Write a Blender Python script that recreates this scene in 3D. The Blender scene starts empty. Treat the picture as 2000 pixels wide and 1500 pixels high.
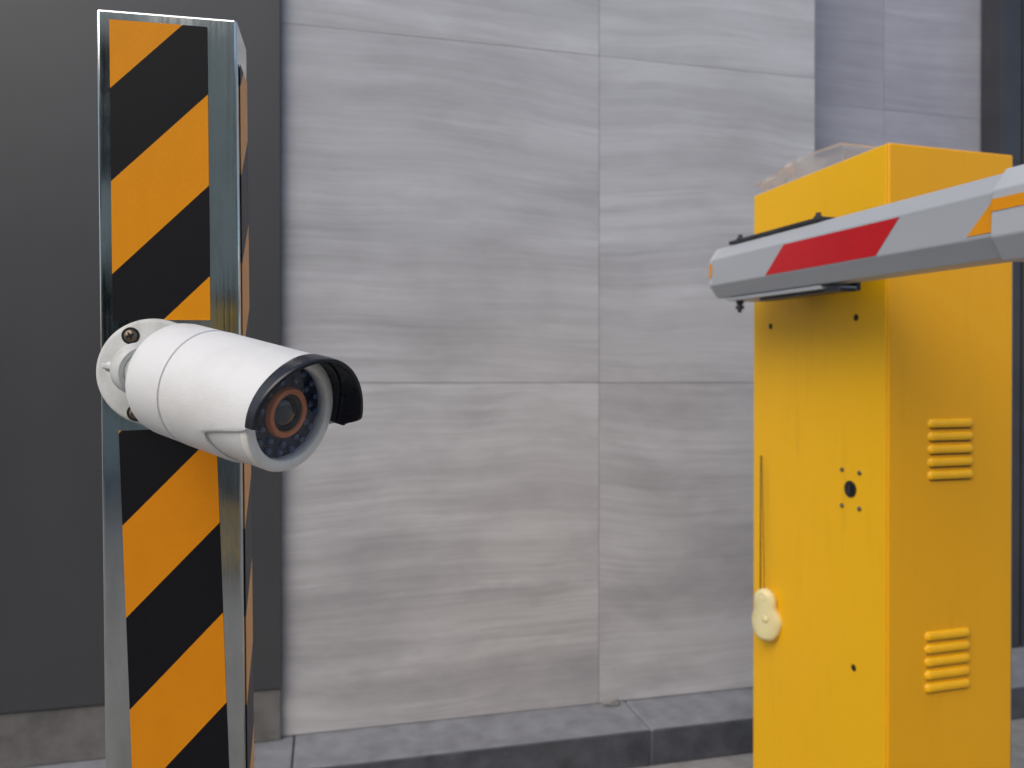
import bpy, bmesh, math, random
from mathutils import Vector, Matrix, noise as mn
random.seed(4)
R=math.radians
C=bpy.context.scene.collection
H=1.10

# ------------------------------------------------------------------ materials
def lin(r,g,b):
    f=lambda c:(c/255/12.92) if c/255<=.04045 else ((c/255+.055)/1.055)**2.4
    return (f(r),f(g),f(b),1)
class NT:
    def __init__(s,name):
        s.m=bpy.data.materials.new(name); s.m.use_nodes=True
        s.t=s.m.node_tree; s.p=s.t.nodes['Principled BSDF']
    def n(s,ty,**k):
        x=s.t.nodes.new(ty)
        for a,b in k.items(): setattr(x,a,b)
        return x
    def l(s,a,b): s.t.links.new(a,b)
    def val(s,x,sock):
        if isinstance(x,(int,float)): sock.default_value=x
        else: s.l(x,sock)
    def math(s,op,a,b=0.0,c=0.0,clamp=False):
        x=s.n('ShaderNodeMath',operation=op,use_clamp=clamp)
        s.val(a,x.inputs[0]); s.val(b,x.inputs[1]); s.val(c,x.inputs[2])
        return x.outputs[0]
    def coord(s,scale=(1,1,1),vec=None):
        if vec is None: vec=s.n('ShaderNodeTexCoord').outputs['Object']
        m=s.n('ShaderNodeMapping'); m.inputs['Scale'].default_value=scale
        s.l(vec,m.inputs['Vector']); return m.outputs[0]
    def noise(s,vec,scale,detail=5,rough=.55,dist=0):
        x=s.n('ShaderNodeTexNoise'); s.l(vec,x.inputs['Vector'])
        x.inputs['Scale'].default_value=scale; x.inputs['Detail'].default_value=detail
        x.inputs['Roughness'].default_value=rough; x.inputs['Distortion'].default_value=dist
        return x.outputs[0]
    def ramp(s,v,stops):
        x=s.n('ShaderNodeValToRGB'); s.l(v,x.inputs[0]); e=x.color_ramp.elements
        while len(e)<len(stops): e.new(.5)
        for i,(p,c) in enumerate(stops):
            e[i].position=p; e[i].color=c if isinstance(c,tuple) else (c,c,c,1)
        return x.outputs[0]
    def mix(s,f,a,b,mode='MIX'):
        x=s.n('ShaderNodeMix',data_type='RGBA',blend_type=mode)
        s.val(f,x.inputs[0])
        for v,i in ((a,6),(b,7)):
            if isinstance(v,tuple): x.inputs[i].default_value=v
            else: s.l(v,x.inputs[i])
        return x.outputs[2]
    def bump(s,h,strength=.2,dist=.001):
        x=s.n('ShaderNodeBump'); x.inputs['Strength'].default_value=strength
        x.inputs['Distance'].default_value=dist; s.l(h,x.inputs['Height'])
        s.l(x.outputs[0],s.p.inputs['Normal'])
    def set(s,**k):
        for a,b in k.items():
            i=s.p.inputs[a.replace('_',' ')]
            if isinstance(b,(int,float,tuple)): i.default_value=b
            else: s.l(b,i)

def paint(name,c1,c2,rough=.4,metal=0,sc=6,stretch=(1,1,1),bscale=400,bstr=.1,lo=.35,hi=.7,coat=0,grime=0,rv=.25):
    a=NT(name); v=a.coord(stretch)
    f=a.ramp(a.noise(v,sc,6,.6),[(lo,0.),(hi,1.)])
    c=a.mix(f,c1,c2)
    if grime:
        gs=a.ramp(a.noise(a.coord((1,1,.12)),42,6,.7),[(.50,0.),(.80,1.)])
        gp=a.ramp(a.noise(a.coord((1,1,.6)),7,3,.5),[(.45,0.),(.7,1.)])
        sp=a.ramp(a.noise(a.coord(),160,5,.75),[(.62,0.),(.70,1.)])
        c=a.mix(a.math('MULTIPLY',a.math('MULTIPLY',gs,gp),grime),c,lin(130,80,15))
        c=a.mix(a.math('MULTIPLY',a.math('MULTIPLY',sp,gp),grime),c,lin(120,75,20))
    a.set(Base_Color=c,Metallic=metal,Coat_Weight=coat)
    r=a.noise(a.coord(),sc*2.3,4)
    a.set(Roughness=a.math('MULTIPLY_ADD',r,rv,rough-rv/2))
    a.bump(a.noise(a.coord(),bscale,3),bstr,.0006)
    return a.m

M={}
M['white']=paint('white_powder_coat',lin(228,228,226),lin(212,211,206),.5,sc=22,bscale=900,bstr=.4,lo=.45,hi=.85)
M['bezel']=paint('white_bezel_plastic',lin(252,249,240),lin(242,238,228),.5,sc=60,bscale=900,bstr=.25)
M['white2']=paint('white_bracket_paint',lin(216,218,215),lin(184,184,176),.5,sc=40,bscale=900,bstr=.25)
M['navy']=paint('dark_visor_plastic',lin(24,28,36),lin(32,36,44),.30,sc=60,bscale=1200,bstr=.12)
M['black']=paint('black_plastic',lin(18,18,20),lin(30,30,32),.4,sc=30)
M['orange_ring']=paint('copper_orange_ring',lin(238,142,88),lin(218,122,70),.4,sc=80)
M['screw']=paint('aged_screw_metal',lin(150,135,115),lin(80,70,58),.35,metal=.9,sc=150)
M['bolt']=paint('zinc_bolt',lin(120,122,125),lin(70,70,72),.4,metal=.8,sc=80)
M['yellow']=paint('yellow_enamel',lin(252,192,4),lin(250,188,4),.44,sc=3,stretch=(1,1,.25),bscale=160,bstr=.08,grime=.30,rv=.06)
M['yellow_shaded']=paint('yellow_enamel_shaded',lin(243,175,5),lin(240,171,4),.44,sc=3,stretch=(1,1,.25),bscale=160,bstr=.08,grime=.28,rv=.06)  # cabinet yellow with the front face's dimmer, oranger light put into the colour
M['vent']=paint('vent_enamel',lin(250,188,6),lin(243,178,5),.40,sc=30,bscale=160,bstr=.10)
M['boom']=paint('anodised_aluminium',lin(180,185,190),lin(166,171,177),.42,metal=.05,sc=4,stretch=(1,.2,1),bscale=300,bstr=.05)
M['boom2']=paint('grey_sleeve',lin(194,198,203),lin(180,185,191),.42,metal=.05,sc=4,bscale=300,bstr=.05)
M['red']=paint('red_reflective_tape',lin(205,20,32),lin(190,16,26),.35,sc=12,bscale=900,bstr=.2)
M['otape']=paint('orange_reflective_tape',lin(242,160,14),lin(232,148,12),.35,sc=12,bscale=900,bstr=.2)
M['darkmetal']=paint('dark_steel',lin(70,73,78),lin(50,52,56),.45,metal=.4,sc=30)
M['greymetal']=paint('grey_steel',lin(135,140,148),lin(115,120,128),.4,metal=.4,sc=10)
M['bolshaft']=paint('dark_bollard_paint',lin(60,64,60),lin(46,50,46),.6,sc=10)
M['cream']=paint('cream_plastic',lin(232,222,172),lin(214,200,140),.4,sc=14,bscale=300,bstr=.1)
M['brown']=paint('brown_cord',lin(62,40,16),lin(44,28,12),.7,sc=50)
M['panel']=paint('charcoal_metal_panel',lin(66,67,69),lin(60,61,63),.42,sc=2.2,stretch=(1,1,.3),bscale=500,bstr=.08,rv=.1)
M['frame']=paint('dark_frame',lin(62,64,70),lin(52,54,60),.4,sc=5)
M['glassdark']=paint('dark_tinted_glass',lin(14,15,20),lin(18,19,26),.12,sc=3)
M['base']=paint('grey_stone_base',lin(112,110,107),lin(88,86,83),.6,sc=14,bscale=200,bstr=.3)
M['riser']=paint('granite_riser_dark',lin(84,87,94),lin(60,62,68),.5,sc=14,bscale=260,bstr=.4)  # darker copy of the kerb granite for its front-facing sides
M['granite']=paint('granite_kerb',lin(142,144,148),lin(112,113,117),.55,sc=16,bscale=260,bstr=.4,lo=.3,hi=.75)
M['mortar']=paint('mortar_joint',lin(128,124,122),lin(108,104,102),.9,sc=30)
M['concrete']=paint('concrete',lin(140,138,134),lin(115,113,110),.85,sc=8,bscale=120,bstr=.5)
M['ground']=paint('concrete_paving',lin(150,148,145),lin(128,126,123),.9,sc=18,bscale=140,bstr=.9)
M['facade']=paint('pale_render',lin(205,206,194),lin(188,190,178),.8,sc=1.5)
M['hole']=paint('dark_hole',lin(20,14,8),lin(30,20,10),.7,sc=40)

def steel():
    a=NT('stainless_steel'); v=a.coord((1,1,1))
    streak=a.noise(a.coord((60,60,1.2)),6,5,.6)
    blot=a.noise(a.coord((1,1,.35)),30,6,.65)
    f=a.ramp(blot,[(.48,0.),(.85,1.)])
    fl=a.ramp(a.noise(v,420,4,.7),[(.60,0.),(.72,1.)])
    c=a.mix(f,(.74,.74,.69,1),(.48,.49,.43,1))
    c=a.mix(a.math('MULTIPLY',fl,.35),c,(.30,.30,.26,1))
    a.set(Base_Color=c,Metallic=1.0)
    r=a.math('MULTIPLY_ADD',streak,.12,.02); r=a.math('MULTIPLY_ADD',f,.14,r)
    a.set(Roughness=r)
    a.bump(a.math('ADD',a.noise(a.coord((1,1,.3)),12,2),a.math('MULTIPLY',streak,.06)),.28,.003)
    return a.m
M['steel']=steel()

def stripe(name,g0,xl,k,orange,black):
    a=NT(name); tc=a.n('ShaderNodeTexCoord').outputs['Object']
    sp=a.n('ShaderNodeSeparateXYZ'); a.l(tc,sp.inputs[0])
    g=a.math('SUBTRACT',sp.outputs[2],a.math('MULTIPLY',sp.outputs[0],k))
    q=a.math('FRACT',a.math('DIVIDE',a.math('ADD',g,-g0),.1307))
    f=a.math('GREATER_THAN',q,.5)
    sp1=a.ramp(a.noise(tc,1500,2,.5),[(.35,0.),(.75,1.)])
    bl=a.ramp(a.noise(a.coord((1,1,.6)),60,6,.6),[(.4,0.),(.75,1.)])
    o=a.mix(a.math('MULTIPLY',sp1,.35),orange,(orange[0]*.72,orange[1]*.66,orange[2],1))
    o=a.mix(a.math('MULTIPLY',bl,.12),o,(orange[0]*.6,orange[1]*.5,orange[2]*.6,1))
    b=a.mix(a.math('MULTIPLY',sp1,.6),black,(black[0]+.009,black[1]+.008,black[2]+.006,1))
    a.set(Base_Color=a.mix(f,o,b),Roughness=.5)
    a.p.inputs['Specular IOR Level'].default_value=.15
    a.bump(a.noise(tc,1100,2),.15,.0003)
    return a.m

def stone(name,cool,mid,warm,dark):
    a=NT(name); geo=a.n('ShaderNodeNewGeometry'); rnd=geo.outputs['Random Per Island']
    tc=a.n('ShaderNodeTexCoord').outputs['Object']
    sp=a.n('ShaderNodeSeparateXYZ'); a.l(tc,sp.inputs[0])
    off=a.math('MULTIPLY',rnd,37.0); X=a.math('ADD',sp.outputs[0],off)
    def cv(x,y,z):
        cb=a.n('ShaderNodeCombineXYZ')
        for i,q in enumerate((x,y,z)): a.val(q,cb.inputs[i])
        return cb.outputs[0]
    mul=lambda p,q:a.math('MULTIPLY',p,q)
    w1=a.noise(cv(mul(X,1.0),off,mul(sp.outputs[2],.9)),1.0,2,.4)
    w2=a.noise(cv(mul(X,4.0),off,mul(sp.outputs[2],7.0)),1.0,5,.65)
    zz=a.math('ADD',sp.outputs[2],a.math('ADD',mul(w1,.18),mul(w2,.016)))
    band=a.noise(cv(mul(X,.5),off,mul(zz,7.0)),1.0,5,.62)
    mid_=a.noise(cv(mul(X,1.0),off,mul(zz,44.0)),1.0,7,.75)
    fine=a.noise(cv(mul(X,6.0),off,mul(zz,240.0)),1.0,4,.7)
    patch_=a.noise(cv(mul(X,2.2),off,mul(zz,4.2)),1.0,5,.6)
    cloud=a.noise(cv(mul(X,1.4),off,mul(zz,3.0)),1.6,6,.62)
    pm=a.ramp(patch_,[(.38,0.),(.66,1.)])
    z=a.math('MULTIPLY_ADD',sp.outputs[2],.62,-.15,clamp=True)
    base=a.mix(z,warm,cool)
    c=a.mix(mul(a.ramp(band,[(.22,1.),(.64,0.)]),.45),base,dark)
    c=a.mix(mul(a.ramp(band,[(.46,0.),(.82,1.)]),.5),c,mid)
    ms=a.math('MULTIPLY_ADD',pm,.50,.05)
    c=a.mix(mul(a.ramp(mid_,[(.32,1.),(.58,0.)]),ms),c,dark)
    c=a.mix(mul(a.ramp(mid_,[(.52,0.),(.76,1.)]),.16),c,mid)
    c=a.mix(mul(a.ramp(fine,[(.30,1.),(.62,0.)]),.18),c,dark)
    cs=a.math('MULTIPLY_ADD',z,-.25,.62)
    c=a.mix(mul(a.ramp(cloud,[(.44,0.),(.72,1.)]),cs),c,dark)
    c=a.mix(1.0,c,a.ramp(rnd,[(0.,(.96,.96,.96,1)),(1.,(1.02,1.02,1.02,1))]),'MULTIPLY')
    a.set(Base_Color=c,Roughness=a.math('MULTIPLY_ADD',fine,.2,.36))
    a.bump(a.noise(tc,120,4),.06,.001)
    return a.m
M['stone']=stone('veined_marble',lin(190,193,198),lin(212,214,216),lin(196,193,192),lin(134,132,135))
M['stone_bluelit']=stone('bluelit_veined_marble',lin(166,168,178),lin(184,186,194),lin(162,160,168),lin(124,124,136))  # same marble; the recess's bluish light is tinted into these colours

def clear(name,tint,mixw,rough=.05,g0=.05,g1=.5):
    a=NT(name); t=a.t; out=t.nodes['Material Output']
    tr=a.n('ShaderNodeBsdfTransparent'); tr.inputs[0].default_value=tint
    gl=a.n('ShaderNodeBsdfGlossy'); gl.inputs['Roughness'].default_value=rough
    df=a.n('ShaderNodeBsdfTranslucent'); df.inputs[0].default_value=(.88,.92,.95,1)
    d2=a.n('ShaderNodeBsdfDiffuse'); d2.inputs[0].default_value=(.88,.92,.95,1)
    m0=a.n('ShaderNodeMixShader'); m0.inputs[0].default_value=.5; a.l(df.outputs[0],m0.inputs[1]); a.l(d2.outputs[0],m0.inputs[2])
    m1=a.n('ShaderNodeMixShader'); m1.inputs[0].default_value=mixw; a.l(tr.outputs[0],m1.inputs[1]); a.l(m0.outputs[0],m1.inputs[2])
    lw=a.n('ShaderNodeLayerWeight'); lw.inputs[0].default_value=.5
    fr=a.math('MULTIPLY_ADD',a.math('POWER',lw.outputs['Facing'],3.0),g1,g0)
    m2=a.n('ShaderNodeMixShader'); a.l(fr,m2.inputs[0]); a.l(m1.outputs[0],m2.inputs[1]); a.l(gl.outputs[0],m2.inputs[2])
    a.l(m2.outputs[0],out.inputs[0]); return a.m
M['cover']=clear('clear_cover_glass',(.93,.95,1,1),0.0,.02,.06,.4)
M['film']=clear('cloudy_clear_plastic',(.96,.98,1,1),.40,.06,.14,.7)
a=NT('led_lens'); a.set(Base_Color=lin(54,78,110),Roughness=.10,Coat_Weight=.8); a.p.inputs['Metallic'].default_value=.1; M['led']=a.m
a=NT('lens_glass'); a.set(Base_Color=lin(22,26,34),Roughness=.06,Coat_Weight=1.0); M['lens']=a.m
a=NT('sensor_board'); v=a.coord(); a.set(Base_Color=a.mix(a.noise(v,300,3),lin(14,24,40),lin(34,50,74)),Roughness=.35); M['board']=a.m

# ------------------------------------------------------------------ helpers
def mk(name,verts,faces,mat,parent=None,loc=None,mw=None,smooth=False,bevel=0,seg=2,mats=None,fm=None,autosm=None):
    me=bpy.data.meshes.new(name); me.from_pydata([tuple(v) for v in verts],[],faces)
    me.validate(); 
    bm=bmesh.new(); bm.from_mesh(me); bmesh.ops.remove_doubles(bm,verts=bm.verts,dist=1e-7); bmesh.ops.recalc_face_normals(bm,faces=bm.faces); bm.to_mesh(me); bm.free()
    o=bpy.data.objects.new(name,me); C.objects.link(o)
    for mm in (mats or [mat]): me.materials.append(M[mm] if isinstance(mm,str) else mm)
    if fm: 
        for p in me.polygons: p.material_index=fm(p)
    if parent: o.parent=parent
    if mw is not None: o.matrix_local=mw
    elif loc is not None: o.location=loc
    if bevel:
        b=o.modifiers.new('Bevel','BEVEL'); b.width=bevel; b.segments=seg; b.limit_method='ANGLE'; b.angle_limit=R(35)
    if smooth:
        for p in me.polygons: p.use_smooth=True
        if autosm: me.set_sharp_from_angle(angle=R(autosm))
    return o
def boxd(x0,x1,y0,y1,z0,z1,off=0):
    v=[(x,y,z) for x in (x0,x1) for y in (y0,y1) for z in (z0,z1)]
    f=[(0,1,3,2),(4,6,7,5),(0,4,5,1),(2,3,7,6),(0,2,6,4),(1,5,7,3)]
    return v,[tuple(i+off for i in q) for q in f]
class Acc:
    def __init__(s): s.v=[];s.f=[]
    def add(s,vf,mat=None):
        n=len(s.v); v,f=vf
        s.v+=[ (mat@Vector(p) if mat is not None else Vector(p)) for p in v]; s.f+=[tuple(i+n for i in q) for q in f]; return s
    def box(s,*a): return s.add(boxd(*a))
def lathe(prof,n=64):
    v=[];f=[]; m=len(prof)
    for i in range(n):
        t=2*math.pi*i/n
        for r,z in prof: v.append((r*math.sin(t),r*math.cos(t),z))
    for i in range(n):
        j=(i+1)%n
        for k in range(m-1): f.append((i*m+k,j*m+k,j*m+k+1,i*m+k+1))
    if prof[0][0]>1e-6: f.append(tuple(i*m for i in range(n)))
    if prof[-1][0]>1e-6: f.append(tuple(i*m+m-1 for i in range(n)))
    return v,f
def ring_lathe(prof,n=64):
    v=[];f=[];m=len(prof)
    for i in range(n):
        t=2*math.pi*i/n
        for r,z in prof: v.append((r*math.sin(t),r*math.cos(t),z))
    for i in range(n):
        j=(i+1)%n
        for k in range(m):
            k2=(k+1)%m; f.append((i*m+k,j*m+k,j*m+k2,i*m+k2))
    return v,f
def shell(ri,ro,z0f,z1f,t0,t1,nt=120,nz=10,closed=False,edge=.0005):
    v=[];f=[]; prof_n=2*(nz+1)
    cnt=nt if closed else nt+1
    for i in range(cnt):
        t=t0+(t1-t0)*i/nt; a0=z0f(t); a1=z1f(t)
        for k in range(nz+1): 
            z=a0+(a1-a0)*k/nz; e=edge if k in (0,nz) else 0
            v.append(((ro-e)*math.sin(t),(ro-e)*math.cos(t),z))
        for k in range(nz,-1,-1):
            z=a0+(a1-a0)*k/nz; v.append((ri*math.sin(t),ri*math.cos(t),z))
    for i in range(nt):
        j=(i+1)%cnt
        for k in range(prof_n):
            k2=(k+1)%prof_n; f.append((i*prof_n+k,j*prof_n+k,j*prof_n+k2,i*prof_n+k2))
    if not closed:
        f.append(tuple(range(prof_n))); f.append(tuple((cnt-1)*prof_n+k for k in range(prof_n)))
    return v,f
def empty(name,loc,rot=(0,0,0)):
    e=bpy.data.objects.new(name,None); e.empty_display_size=.1; e.location=loc; e.rotation_euler=rot; C.objects.link(e); return e
def tag(o,label,cat,**k):
    o['label']=label; o['category']=cat
    for a,b in k.items(): o[a]=b
def frame(o,x,y,z):
    m=Matrix.Identity(4)
    for i,c in enumerate((x,y,z)):
        for r_ in range(3): m[r_][i]=c[r_]
    for r_ in range(3): m[r_][3]=o[r_]
    return m
def axisz(o,d):
    d=Vector(d).normalized(); return Matrix.Translation(o)@d.to_track_quat('Z','Y').to_matrix().to_4x4()
def tube(p0,p1,r0,r1,n=32):
    d=Vector(p1)-Vector(p0); L=d.length
    v,f=lathe([(0,0),(r0,0),(r1,L),(0,L)],n); m=axisz(p0,d); return [m@Vector(q) for q in v],f
def sphere(c,r,n=24):
    v,f=lathe([(max(1e-7,r*math.sin(math.pi*i/12)) if 0<i<12 else 0,-r*math.cos(math.pi*i/12)) for i in range(13)],n)
    return [Vector(q)+Vector(c) for q in v],f

# ------------------------------------------------------------------ ground
g=mk('ground',[(-60,-60,0),(60,-60,0),(60,60,0),(-60,60,0)],[(0,1,2,3)],'ground'); g['kind']='structure'

# ------------------------------------------------------------------ wall group (frame of the facade)
WA=R(13.6); WO=(.267,2.355,0)
def rowdef(): return [(.107,1.092),(1.092,2.092),(2.092,3.092),(3.092,4.1)]
def slabs(cols,y,gap=.0008):
    a=Acc()
    for (x0,x1) in cols:
        for (z0,z1) in rowdef():
            dy=random.uniform(-.0008,.0008)
            a.box(x0+gap,x1-gap,y+dy,y+.022,z0+gap,z1-gap)
    return a
w=empty('stone_wall',WO,(0,0,WA)); tag(w,'grey veined marble slab wall beside a kerb','wall')
s=slabs([(-1.3,0),(0,.75)],0); mk('cladding',s.v,s.f,'stone',w)
s=Acc().box(-1.3,.749,.006,.18,.0,4.1); mk('mortar_backing',s.v,s.f,'mortar',w)
w2=empty('stone_wall',(WO[0]-.2*math.sin(WA),WO[1]+.2*math.cos(WA),0),(0,0,WA)); tag(w2,'grey marble wall recessed behind yellow cabinet, bluish light tinted in','wall')
s=slabs([(.6,1.179),(1.179,1.62)],0,.0006); mk('cladding',s.v,s.f,'stone_bluelit',w2)
s=Acc().box(.6,1.62,.006,.2,.0,4.1); mk('mortar_backing',s.v,s.f,'mortar',w2)
p=empty('pillar',WO,(0,0,WA)); tag(p,'charcoal metal clad pillar on grey stone base','pillar')
s=Acc().box(-3.4,-.934,-.03,-.001,.252,4.1)
mk('metal_panel',s.v,s.f,'panel',p,bevel=.002)
s=Acc().box(-3.4,-.936,-.022,-.001,.107,.249); mk('stone_base',s.v,s.f,'base',p,bevel=.002)
d=empty('door_frame',(WO[0]-.1*math.sin(WA),WO[1]+.1*math.cos(WA),0),(0,0,WA)); tag(d,'dark metal entrance frame with tinted glass','door frame')
s=Acc().box(1.60,1.69,0,.09,0.107,4.1); mk('jamb',s.v,s.f,'frame',d,bevel=.002)
s=Acc().box(1.70,1.715,.0,.09,.107,4.1); mk('jamb',s.v,s.f,'frame',d,bevel=.002)
s=Acc().box(1.69,3.5,.05,.06,0.107,4.1); mk('glass',s.v,s.f,'glassdark',d)
# kerb
ke=Acc(); xs=[-3.4,-1.9,-.9,.085,1.1,2.1,3.5]
for i in range(len(xs)-1): ke.box(xs[i]+.0015,xs[i+1]-.0015,-.200,.3,0,.105+random.uniform(-.0006,.0006))
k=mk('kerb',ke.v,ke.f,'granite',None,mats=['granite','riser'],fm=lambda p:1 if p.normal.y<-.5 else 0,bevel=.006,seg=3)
k.location=WO; k.rotation_euler=(0,0,WA); tag(k,'grey granite kerb step along the marble wall','kerb')
bm=bmesh.new(); bmesh.ops.create_icosphere(bm,subdivisions=3,radius=1)
for v in bm.verts:
    n=mn.noise(v.co*1.7); v.co*=1+.35*n; v.co.x*=.03; v.co.y*=.014; v.co.z*=.012
me=bpy.data.meshes.new('mortar_lump'); bm.to_mesh(me); bm.free(); o=bpy.data.objects.new('mortar_lump',me); me.materials.append(M['concrete']); C.objects.link(o)
o.location=Vector(WO)+Matrix.Rotation(WA,3,'Z')@Vector((.035,-.018,.112)); o.rotation_euler=(0,0,WA); tag(o,'small pale mortar lump lying on granite kerb','mortar')

# unseen building and banded post, added for reflections in the steel
ob=empty('reflection_building',(0,-10,0)); tag(ob,'unseen pale building added for reflections in the steel','building')
s=Acc()
for i in range(-6,7): s.box(i*2.2-.55,i*2.2+.55,0,.4,0,6)
s.box(-14,14,.01,.39,0,.9).box(-14,14,.01,.39,2.6,3.6).box(-14,14,.01,.39,5.4,6.1)
mk('facade',s.v,s.f,'facade',ob)
s=Acc().box(-14,14,-.05,.0,0,6)
mk('window_glass',s.v,s.f,'glassdark',ob)
bo=empty('glint_bollard',(-.03,-3.6,0)); tag(bo,'unseen dark post with yellow bands, added for glints in the steel','glint_bollard')
mk('shaft',*lathe([(0,0),(.13,0),(.13,.02),(.09,.022),(.09,1.56),(.08,1.60),(.04,1.63),(0,1.64)],40),'bolshaft',bo,smooth=True,autosm=40)
for z0,z1 in ((.06,.40),(1.34,1.55)): mk('yellow_band',*ring_lathe([(.0905,z0),(.093,z0),(.093,z1),(.0905,z1)],40),'yellow',bo,smooth=True,autosm=40)

# ------------------------------------------------------------------ steel post
PA=R(11.5); lean=R(.5)
post=empty('steel_post',(0,0,0)); tag(post,'stainless steel post with black and orange hazard tape','post')
post.matrix_world=Matrix.Translation((-.2895+math.sin(lean)*1.1,.54,0))@Matrix.Rotation(-lean,4,'Y')@Matrix.Rotation(PA,4,'Z')
PW,PD,PT=.094,.05,1.361
s=Acc().box(0,PW,0,PD,0.008,PT); mk('post_shaft',s.v,s.f,'steel',post,bevel=.0020,seg=3)
s=Acc().box(-.03,PW+.03,-.03,PD+.03,.0,.008); mk('base_plate',s.v,s.f,'steel',post,bevel=.001)
def tape(name,w,z0,z1,mat,mw,thick=.0004):
    v=[];f=[];nx=3;nz=40
    for i in range(nx+1):
        for j in range(nz+1):
            v.append((w*i/nx,0,z0+(z1-z0)*j/nz))
    for i in range(nx):
        for j in range(nz): f.append((i*(nz+1)+j,(i+1)*(nz+1)+j,(i+1)*(nz+1)+j+1,i*(nz+1)+j+1))
    o=mk(name,v,f,mat,post,mw=mw)
    sm=o.modifiers.new('Solidify','SOLIDIFY'); sm.thickness=thick; sm.offset=0
    return o
OR=lin(234,150,16); BK=(.007,.007,.009,1)
m1=stripe('hazard_tape_upper',.0745,0,1.0,OR,BK)
tape('hazard_tape',.0650,.0425,.2535,m1,Matrix.Translation((.0087,-.0006,H)))
m2=stripe('hazard_tape_lower',-.1685,0,.97,lin(228,142,20),BK)
tape('hazard_tape',.0650,-.9,-.036,m2,Matrix.Translation((.0108,-.0006,H))@Matrix.Rotation(R(-1.5),4,'Y'))
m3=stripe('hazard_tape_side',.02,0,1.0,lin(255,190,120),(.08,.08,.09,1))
tape('hazard_tape',.036,-.9,.232,m3,Matrix.Translation((PW+.0006,.009,H))@Matrix.Rotation(R(90),4,'Z'))

# ------------------------------------------------------------------ bullet camera
n_post=(Matrix.Rotation(PA,3,'Z')@Vector((0,-1,0)))
face0=Vector((-.2895,.54,H)); ux=Matrix.Rotation(PA,3,'Z')@Vector((1,0,0))
DC=face0+ux*.0362+Vector((0,0,.0055))
cam_e=empty('security_camera',DC); tag(cam_e,'white bullet security camera screwed to the steel post','security camera')
mb=axisz(Vector((0,0,0)),n_post)
rad=.0380
pr=[(0,.0004),(rad,.0004),(rad,.003),(rad-.001,.0045),(rad-.003,.0052),(.024,.0058),(.021,.0075),(.018,.012),(.013,.016),(.0,.0165)]
br=mk('mounting_bracket',*lathe(pr,72),'white2',cam_e,mw=mb,smooth=True,autosm=40)
def onplane(dx,dz,h): return mb.inverted()@(ux*dx+Vector((0,0,dz))+n_post*h)
for (dx,dz) in ((-.0148,.0255),(-.0115,-.0285),(.029,0)):
    c=onplane(dx,dz,.0055)
    sc_=mk('screw',*lathe([(0,.0022),(.0028,.0019),(.0042,.0010),(.0047,0),(.0047,-.002)],24),'screw',br,mw=Matrix.Translation(c),smooth=True,autosm=50)
    cr=Acc().box(-.003,.003,-.0005,.0005,.0019,.0026).box(-.0005,.0005,-.003,.003,.00195,.00265)
    mk('screw_slot',cr.v,cr.f,'black',br,mw=Matrix.Translation(c)@Matrix.Rotation(.5,4,'Z'))
    mk('screw_recess',*lathe([(0,.0),(.0060,.0),(.0060,.0006),(0,.0006)],24),'black',br,mw=Matrix.Translation(onplane(dx,dz,.0053)))
F=Vector((-.1262,.443,H-.0200)); B0=Vector((-.2335,.499,H+.0060))
A=(F-B0).normalized(); UP=(Vector((0,0,1))-A*A.z).normalized(); RT=UP.cross(A)
Bc=F-A*.121-DC
J=Vector((-.2500,.516,H+.0070))-DC
s=Acc()
s.add(tube(n_post*.012,J,.0125,.012)).add(sphere(J,.0140)).add(tube(J,Bc+A*.026,.011,.014))
mk('swivel_joint',s.v,s.f,'white2',cam_e,smooth=True,autosm=40)
cdn=(A*.75+Vector((-.25,-.5,0))*.3).normalized()
cv_,cf=ring_lathe([(.0132,-.006),(.0165,-.0062),(.0178,-.004),(.0178,.004),(.0165,.0062),(.0132,.006)],48)
mk('locking_collar',cv_,cf,'white2',cam_e,mw=axisz(J,cdn),smooth=True,autosm=45)
s=Acc(); K0=J+Vector((-.0125,-.003,.001)); dK=Vector((-.0080,-.0015,.0012)); K1=K0+dK
s.add(tube(K0-dK*.6,K1,.0065,.0030)); s.add(boxd(-.0050,.0050,-.0018,.0018,-.006,.0015),axisz(K1,dK))
mk('thumb_screw',s.v,s.f,'white2',cam_e,bevel=.0010)
BM=frame(Bc,RT,UP,A); zb0=.021
ring=[(0,zb0-.007),(.024,zb0-.007),(.0300,zb0-.006),(.0335,zb0-.0035),(.0356,zb0+.0005),(.0363,zb0+.006),(.0365,.0502),(.0356,.0507),(.0356,.0516),(.0347,.0522),(.0347,.1160),(.0277,.1160),(.0275,.1120),(0,.1120)]
body=mk('camera_body',*lathe(ring,128),'white',cam_e,mw=BM,smooth=True,autosm=30)
mk('bezel',*ring_lathe([(.0347,.1161),(.0347,.1185),(.0340,.1203),(.0327,.121),(.0290,.121),(.0280,.1204),(.0276,.119),(.0274,.1161)],128),'bezel',body,smooth=True,autosm=40)
def sm(x): x=max(0,min(1,x)); return x*x*(3-2*x)
def zfront(t):
    t=abs((t+math.pi)%(2*math.pi)-math.pi); dd=math.degrees(t)
    return .1232+.0050*sm((95-dd)/70)-.036*sm((dd-98)/22)+(.006*sm((dd-122)/50))
mk('sunshield',*shell(.0349,.0367,lambda t:.0520,zfront,-math.pi,math.pi,360,14,True),'white',body,smooth=True,autosm=40)
def zv(t):
    dd=math.degrees(t)
    L=.1418
    if dd<5: L-= .0125*sm((5-dd)/100)
    if dd>84: L-= .012*sm((dd-84)/16)**2
    return L
mk('visor',*shell(.0349,.0373,lambda t:zfront(t)-.0010,zv,R(-98),R(100),160,10),'navy',body,smooth=True,autosm=40)
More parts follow.
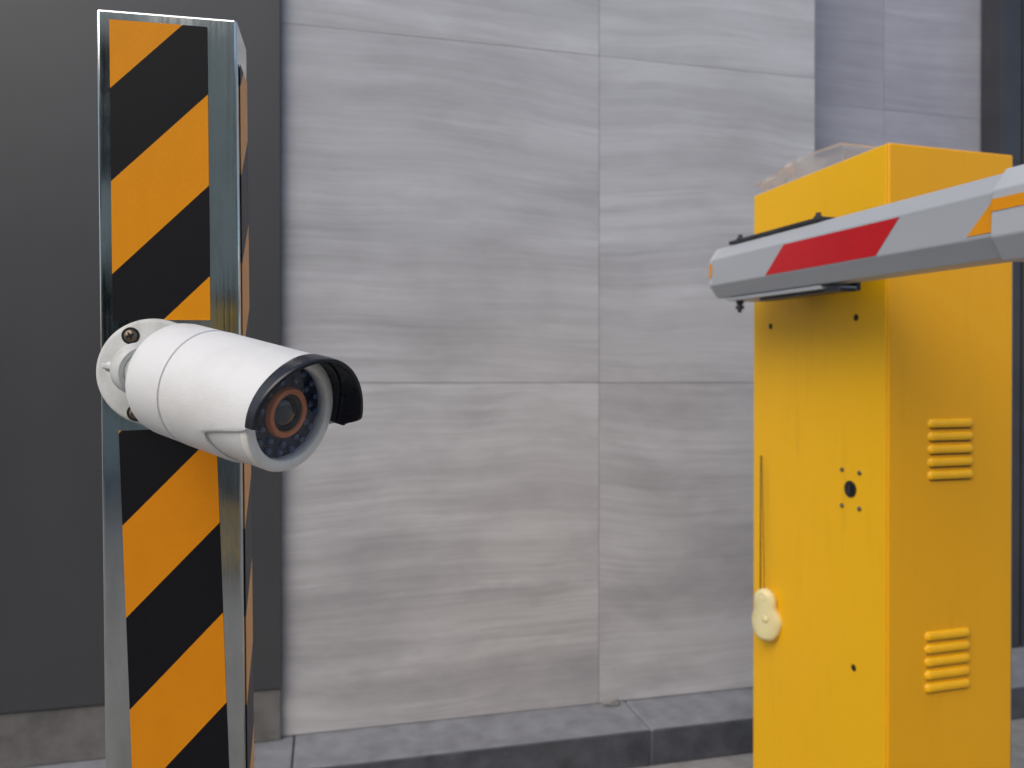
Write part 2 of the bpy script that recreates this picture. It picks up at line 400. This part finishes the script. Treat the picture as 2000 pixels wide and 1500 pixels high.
mk('visor_liner',*shell(.0342,.0348,lambda t:.1195,lambda t:zfront(t)+.001,R(-97),R(99),160,4),'navy',body,smooth=True,autosm=40)
mk('front_plate',*lathe([(0,.1142),(.0273,.1142),(.0273,.1130),(0,.1130)],64),'board',body)
mk('lens_ring',*ring_lathe([(.0110,.1140),(.0112,.1174),(.0118,.1180),(.0142,.1180),(.0148,.1172),(.0150,.1140)],64),'orange_ring',body,smooth=True,autosm=40)
mk('lens_barrel',*lathe([(0,.1145),(.0109,.1145),(.0109,.1165),(.0103,.1168),(.0092,.1158),(.0088,.1150),(0,.1150)],48),'black',body,smooth=True,autosm=30)
mk('lens',*lathe([(.0088,.1151),(.0076,.1161),(.0056,.1169),(.0030,.1174),(0,.1175)][::-1],48),'lens',body,smooth=True,autosm=60)
for ringr,cnt,ph in ((.0243,16,.0),(.0190,11,.2)):
    for i in range(cnt):
        t=2*math.pi*i/cnt+ph
        mk('infrared_led',*lathe([(.0023,-.0008),(.0023,.0008),(.0019,.0017),(.0011,.0022),(0,.0024)],16),'led',body,mw=Matrix.Translation((ringr*math.sin(t),ringr*math.cos(t),.1145)),smooth=True)
mk('cover_glass',*lathe([(0,.1186),(.0275,.1186)],64)[:1],[tuple(range(1,128,2))],'cover',body)

# ------------------------------------------------------------------ barrier gate
CA=R(16); E=Vector((.6615,1.35,0))
bg=empty('barrier_gate',E,(0,0,CA)); tag(bg,'yellow parking barrier cabinet with grey boom arm','parking barrier')
CWd,CDp,CT=.280,.405,H+.4176
s=Acc().box(0,CWd,0,CDp,.12,CT); hs=mk('housing',s.v,s.f,'yellow_shaded',bg,bevel=.004,seg=3)
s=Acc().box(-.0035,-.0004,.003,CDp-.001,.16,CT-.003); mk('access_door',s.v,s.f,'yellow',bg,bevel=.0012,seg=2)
s=Acc().box(CWd+.001,CWd+.012,.01,CDp,.14,CT-.012); mk('rear_panel',s.v,s.f,'greymetal',bg,bevel=.002)
def vent(x0,x1,ztop):
    s=Acc(); n=20
    for k_ in range(5):
        zc=ztop-.0115-k_*.0232
        prof=[(0,.0105),(.0028,.0095),(.0052,.0066),(.0062,.002),(.0060,-.0025),(.0045,-.0048),(.0,-.0050)]
        v=[];f=[];m=len(prof)
        for i in range(n+1):
            u=i/n; e=min(u,1-u)*(x1-x0); q=math.sqrt(max(0,1-(1-min(1,e/.007))**2)) if e<.007 else 1
            for (dp,dz) in prof: v.append((x0+(x1-x0)*u,-dp*q-.0002,zc+dz*(.55+.45*q)))
        for i in range(n):
            for j in range(m-1): f.append((i*m+j,(i+1)*m+j,(i+1)*m+j+1,i*m+j+1))
        s.add((v,f))
    o=mk('vent',s.v,s.f,'vent',bg,smooth=True,autosm=50)
    s=Acc()
    for k_ in range(5):
        zc=ztop-.0115-k_*.0232; s.box(x0+.006,x1-.006,-.0006,-.0002,zc-.0078,zc-.0052)
    mk('vent_slot',s.v,s.f,'hole',o)
vent(.0853,.1866,H-.069); vent(.0797,.181,H-.450)
def knob(y,z,r,mat,h=.002,name='bolt'):
    return mk(name,*lathe([(0,0),(r,0),(r,h*.6),(r*.8,h),(0,h)],24),mat,bg,mw=axisz((-.0037,y,z),(-1,0,0)),smooth=True,autosm=40)
knob(.0898,H-.204,.0155,'black',.003,'lock')
s=Acc().box(-.0078,-.0066,.0885,.0912,H-.211,H-.197); mk('key_slot',s.v,s.f,'bolt',bg)
for y,z in ((.1119,H-.170),(.0655,H-.171),(.1119,H-.238),(.0655,H-.237)): knob(y,z,.0042,'bolt',.003)
for y,z in ((.340,H+.117),(.0762,H+.1157),(.0803,H-.5355),(.340,H-.5355)): knob(y,z,.0062,'hole',.0008,'bolt_hole')
# boom
P2=Vector((-.109,.395,H+.229)); b=Vector((-.0329,-.999,-.0317)).normalized()
xo=Vector((-1,0,0)); zb=xo.cross(b).normalized(); xo=b.cross(zb).normalized()
BMt=frame(P2,xo,b,zb)
def octo(w_,h_,fl,ch,scales):
    pts=[(w_,-fl),(w_,fl),(w_-ch,h_),(-(w_-ch),h_),(-w_,fl),(-w_,-fl),(-(w_-ch),-h_),(w_-ch,-h_)]
    v=[];f=[]
    for s_,k_ in scales:
        for x,z in pts: v.append((x*k_,s_,z*k_))
    for i in range(len(scales)-1):
        for j in range(8):
            j2=(j+1)%8; f.append((i*8+j,i*8+j2,(i+1)*8+j2,(i+1)*8+j))
    f.append(tuple(range(8))); f.append(tuple((len(scales)-1)*8+j for j in range(8)))
    return v,f
boom=mk('boom_arm',*octo(.04,.053,.027,.019,[(.060,1),(.80,1)]),'boom',bg,mw=BMt,bevel=.0018,seg=2)
mk('end_cap',*octo(.0405,.0535,.0273,.019,[(.040,.80),(.044,.91),(.050,.975),(.0595,1)]),'boom2',boom,bevel=.003,seg=2)
mk('sleeve',*octo(.0430,.0570,.0285,.020,[(.762,1),(3.1,1)]),'boom2',boom,bevel=.002,seg=2)
def patch(name,pts,mat,x=.0403):
    v=[(x,s_,z_) for s_,z_ in pts]+[(x+.0005,s_,z_) for s_,z_ in pts]
    n=len(pts); f=[tuple(range(n)),tuple(n+i for i in range(n))]+[(i,(i+1)%n,n+(i+1)%n,n+i) for i in range(n)]
    return mk(name,v,f,mat,boom)
patch('red_tape',[(.264,-.0255),(.557,-.0255),(.604,.0240),(.321,.0240)],'red')
patch('orange_tape',[(.724,-.022),(.7615,-.022),(.7615,.016)],'otape')
patch('orange_tape',[(.7625,.003),(1.05,.003),(1.05,.018),(.7625,.018)],'otape',.0433)
patch('orange_tape',[(.052,-.010),(.060,-.010),(.062,.018),(.052,.018)],'otape',.0408)
s=Acc().box(-.052,.024,.10,.40,.0545,.0615); mk('clamp_plate',s.v,s.f,'darkmetal',boom,bevel=.001)
s=Acc().box(-.052,.020,.09,.40,-.0615,-.0545); mk('clamp_plate',s.v,s.f,'boom',boom,bevel=.001)
s=Acc().box(-.020,.012,.20,.44,-.0675,-.0620); mk('clamp_plate',s.v,s.f,'darkmetal',boom,bevel=.001)
s=Acc().box(-.060,-.0525,.10,.40,-.0615,.0615); mk('clamp_plate',s.v,s.f,'darkmetal',boom,bevel=.001)
for yy in (.115,.37):
    mk('bolt',*lathe([(0,0),(.0075,0),(.0075,.006),(.0045,.0065),(.0045,.012),(0,.012)],12),'darkmetal',boom,mw=Matrix.Translation((.006,yy,.0617)))
mk('bolt',*lathe([(0,0),(.0075,0),(.0075,.007),(.0045,.0075),(.0045,.010),(.0085,.0105),(.0085,.017),(.0045,.0175),(.004,.024),(0,.024)],12),'darkmetal',boom,mw=axisz((.004,.115,-.0617),(0,0,-1)))
s=Acc()
s.add(tube((-.001,.16,H+.222),(-.048,.16,H+.222),.040,.036,40)); mk('pivot_hub',s.v,s.f,'darkmetal',bg,smooth=True,autosm=40)
s=Acc().box(-.12,.6,-1.0,.42,0,.12)
o=mk('concrete_island',s.v,s.f,'concrete',bevel=.015); o.location=E; o.rotation_euler=(0,0,CA); tag(o,'low concrete island under the barrier cabinet','kerb island')

# clear plastic tray on top of the cabinet
def cab(x,y,z): return E+Matrix.Rotation(CA,3,'Z')@Vector((x,y,z))
tr=empty('plastic_tray',cab(.045,.245,CT),(0,0,CA+R(6))); tag(tr,'crumpled clear plastic tray lying on yellow cabinet','plastic tray')
L,Wt,hh=.11,.10,.050
v=[];f=[]
rr=[(0,0),(.004,.0),(.010,hh-.006),(.010,hh),(.020,hh+.001),(.020,hh-.003)]
def rect(e,z): return [(-e,-e,z),(Wt+e,-e,z),(Wt+e,L+e,z),(-e,L+e,z)]
for e,z in rr: v+=[(x+random.uniform(-.003,.003),y+random.uniform(-.003,.003),z+random.uniform(-.003,.004)*(z>0.01)) for x,y,z in rect(e,z)]
for i in range(len(rr)-1):
    for j in range(4): f.append((i*4+j,i*4+(j+1)%4,(i+1)*4+(j+1)%4,(i+1)*4+j))
f.append((0,1,2,3))
mk('tray',v,f,'film',tr,loc=(0,-.06,.001),bevel=.002,seg=2)
v=[];f=[];n=9
for i in range(n+1):
    for j in range(n+1):
        x=-.036+.11*i/n; y=.030+.128*j/n
        z=.008+.016*random.random()+.046*(1-j/n)**.7*(i/n*.4+.6)
        v.append((x+random.uniform(-.004,.004),y+random.uniform(-.004,.004),z))
for i in range(n):
    for j in range(n):
        a0,b0,c0,d0=i*(n+1)+j,(i+1)*(n+1)+j,(i+1)*(n+1)+j+1,i*(n+1)+j+1
        if random.random()<.5: f+=[(a0,b0,c0),(a0,c0,d0)]
        else: f+=[(a0,b0,d0),(b0,c0,d0)]
mk('film_flap',v,f,'film',tr)

# cream remote hanging on the cabinet side
kf=empty('remote_fob',cab(-.020,.330,H-.565)); tag(kf,'cream plastic remote hanging by a cord on the yellow cabinet','remote control')
kf.rotation_euler=(0,0,CA+R(-62))
v=[];f=[];nu,nv=40,32
def halfw(t):
    a1=math.sqrt(max(0,1-((t-.36)/.365)**2))*.034 if abs(t-.36)<.365 else 0
    a2=math.sqrt(max(0,1-((t-.76)/.245)**2))*.0255 if abs(t-.76)<.245 else 0
    return (a1**6+a2**6)**(1/6)*.98
for j in range(nv+1):
    t=.5-.5*math.cos(math.pi*j/nv)
    hw=halfw(min(.995,max(.003,t))); dp=.014*min(1,hw/.02)
    for i in range(nu):
        q=2*math.pi*i/nu
        c,s_=math.cos(q),math.sin(q)
        bulge=1+.10*math.exp(-((t-.42)/.12)**2)*(c>0)*c
        v.append((hw*bulge*math.copysign(abs(c)**.8,c)-.003*sm((t-.5)/.3),dp*math.copysign(abs(s_)**.8,s_),.112*t))
for j in range(nv):
    for i in range(nu): f.append((j*nu+i,j*nu+(i+1)%nu,(j+1)*nu+(i+1)%nu,(j+1)*nu+i))
f.append(tuple(range(nu))); f.append(tuple(nv*nu+i for i in range(nu)))
mk('fob_shell',v,f,'cream',kf,smooth=True,autosm=60)
v,f=ring_lathe([(.008+.0025*math.cos(q),.0025*math.sin(q)) for q in [i*math.pi/4 for i in range(8)]],32)
mk('hanging_eye',v,f,'cream',kf,mw=Matrix.Translation((-.003,-.012,.097))@Matrix.Rotation(R(90),4,'X'),smooth=True)
mk('eye_hole',*lathe([(0,.0),(.006,.0),(.006,.0012),(0,.0012)],24),'yellow',kf,mw=Matrix.Translation((-.003,-.0115,.097))@Matrix.Rotation(R(90),4,'X'))
mk('button',*lathe([(0,.002),(.006,.0018),(.008,0),(0,0)],24),'cream',kf,mw=Matrix.Translation((.004,-.0135,.05))@Matrix.Rotation(R(90),4,'X'),smooth=True)
s=Acc().add(tube((-.013,-.002,.10),(-.016,.004,.400),.0015,.0013,10)); mk('cord',s.v,s.f,'brown',kf,smooth=True)
s=Acc().add(tube((-.004,-.002,.10),(-.013,.004,.400),.0008,.0008,10)); mk('cord',s.v,s.f,'brown',kf,smooth=True)

# ------------------------------------------------------------------ light, world, camera
wd=bpy.data.worlds.new('World'); bpy.context.scene.world=wd; wd.use_nodes=True
nt=wd.node_tree; bgN=nt.nodes['Background']; sk=nt.nodes.new('ShaderNodeTexSky'); sk.sky_type='NISHITA'
sk.sun_disc=False; el=R(42); az=R(-150)
sk.sun_elevation=el; sk.sun_rotation=az; sk.dust_density=3; sk.air_density=1.0; sk.ozone_density=1
nt.links.new(sk.outputs[0],bgN.inputs[0]); bgN.inputs[1].default_value=.15
sd=bpy.data.lights.new('sun','SUN'); sd.energy=1.4; sd.angle=R(55); sd.color=(1,.985,.965)
so=bpy.data.objects.new('sun',sd); C.objects.link(so)
dirv=Vector((math.sin(az)*math.cos(el),math.cos(az)*math.cos(el),math.sin(el)))
so.rotation_euler=dirv.to_track_quat('Z','Y').to_euler()
cd_=bpy.data.cameras.new('camera'); co=bpy.data.objects.new('camera',cd_); C.objects.link(co)
co.location=(0,0,H); co.rotation_euler=(R(89.7),0,0)
cd_.sensor_width=36; cd_.lens=27; cd_.clip_start=.02; cd_.clip_end=500
cd_.dof.use_dof=True; cd_.dof.focus_distance=.485; cd_.dof.aperture_fstop=11
sc=bpy.context.scene; sc.camera=co
sc.view_settings.view_transform='Standard'; sc.view_settings.look='None'; sc.view_settings.exposure=0
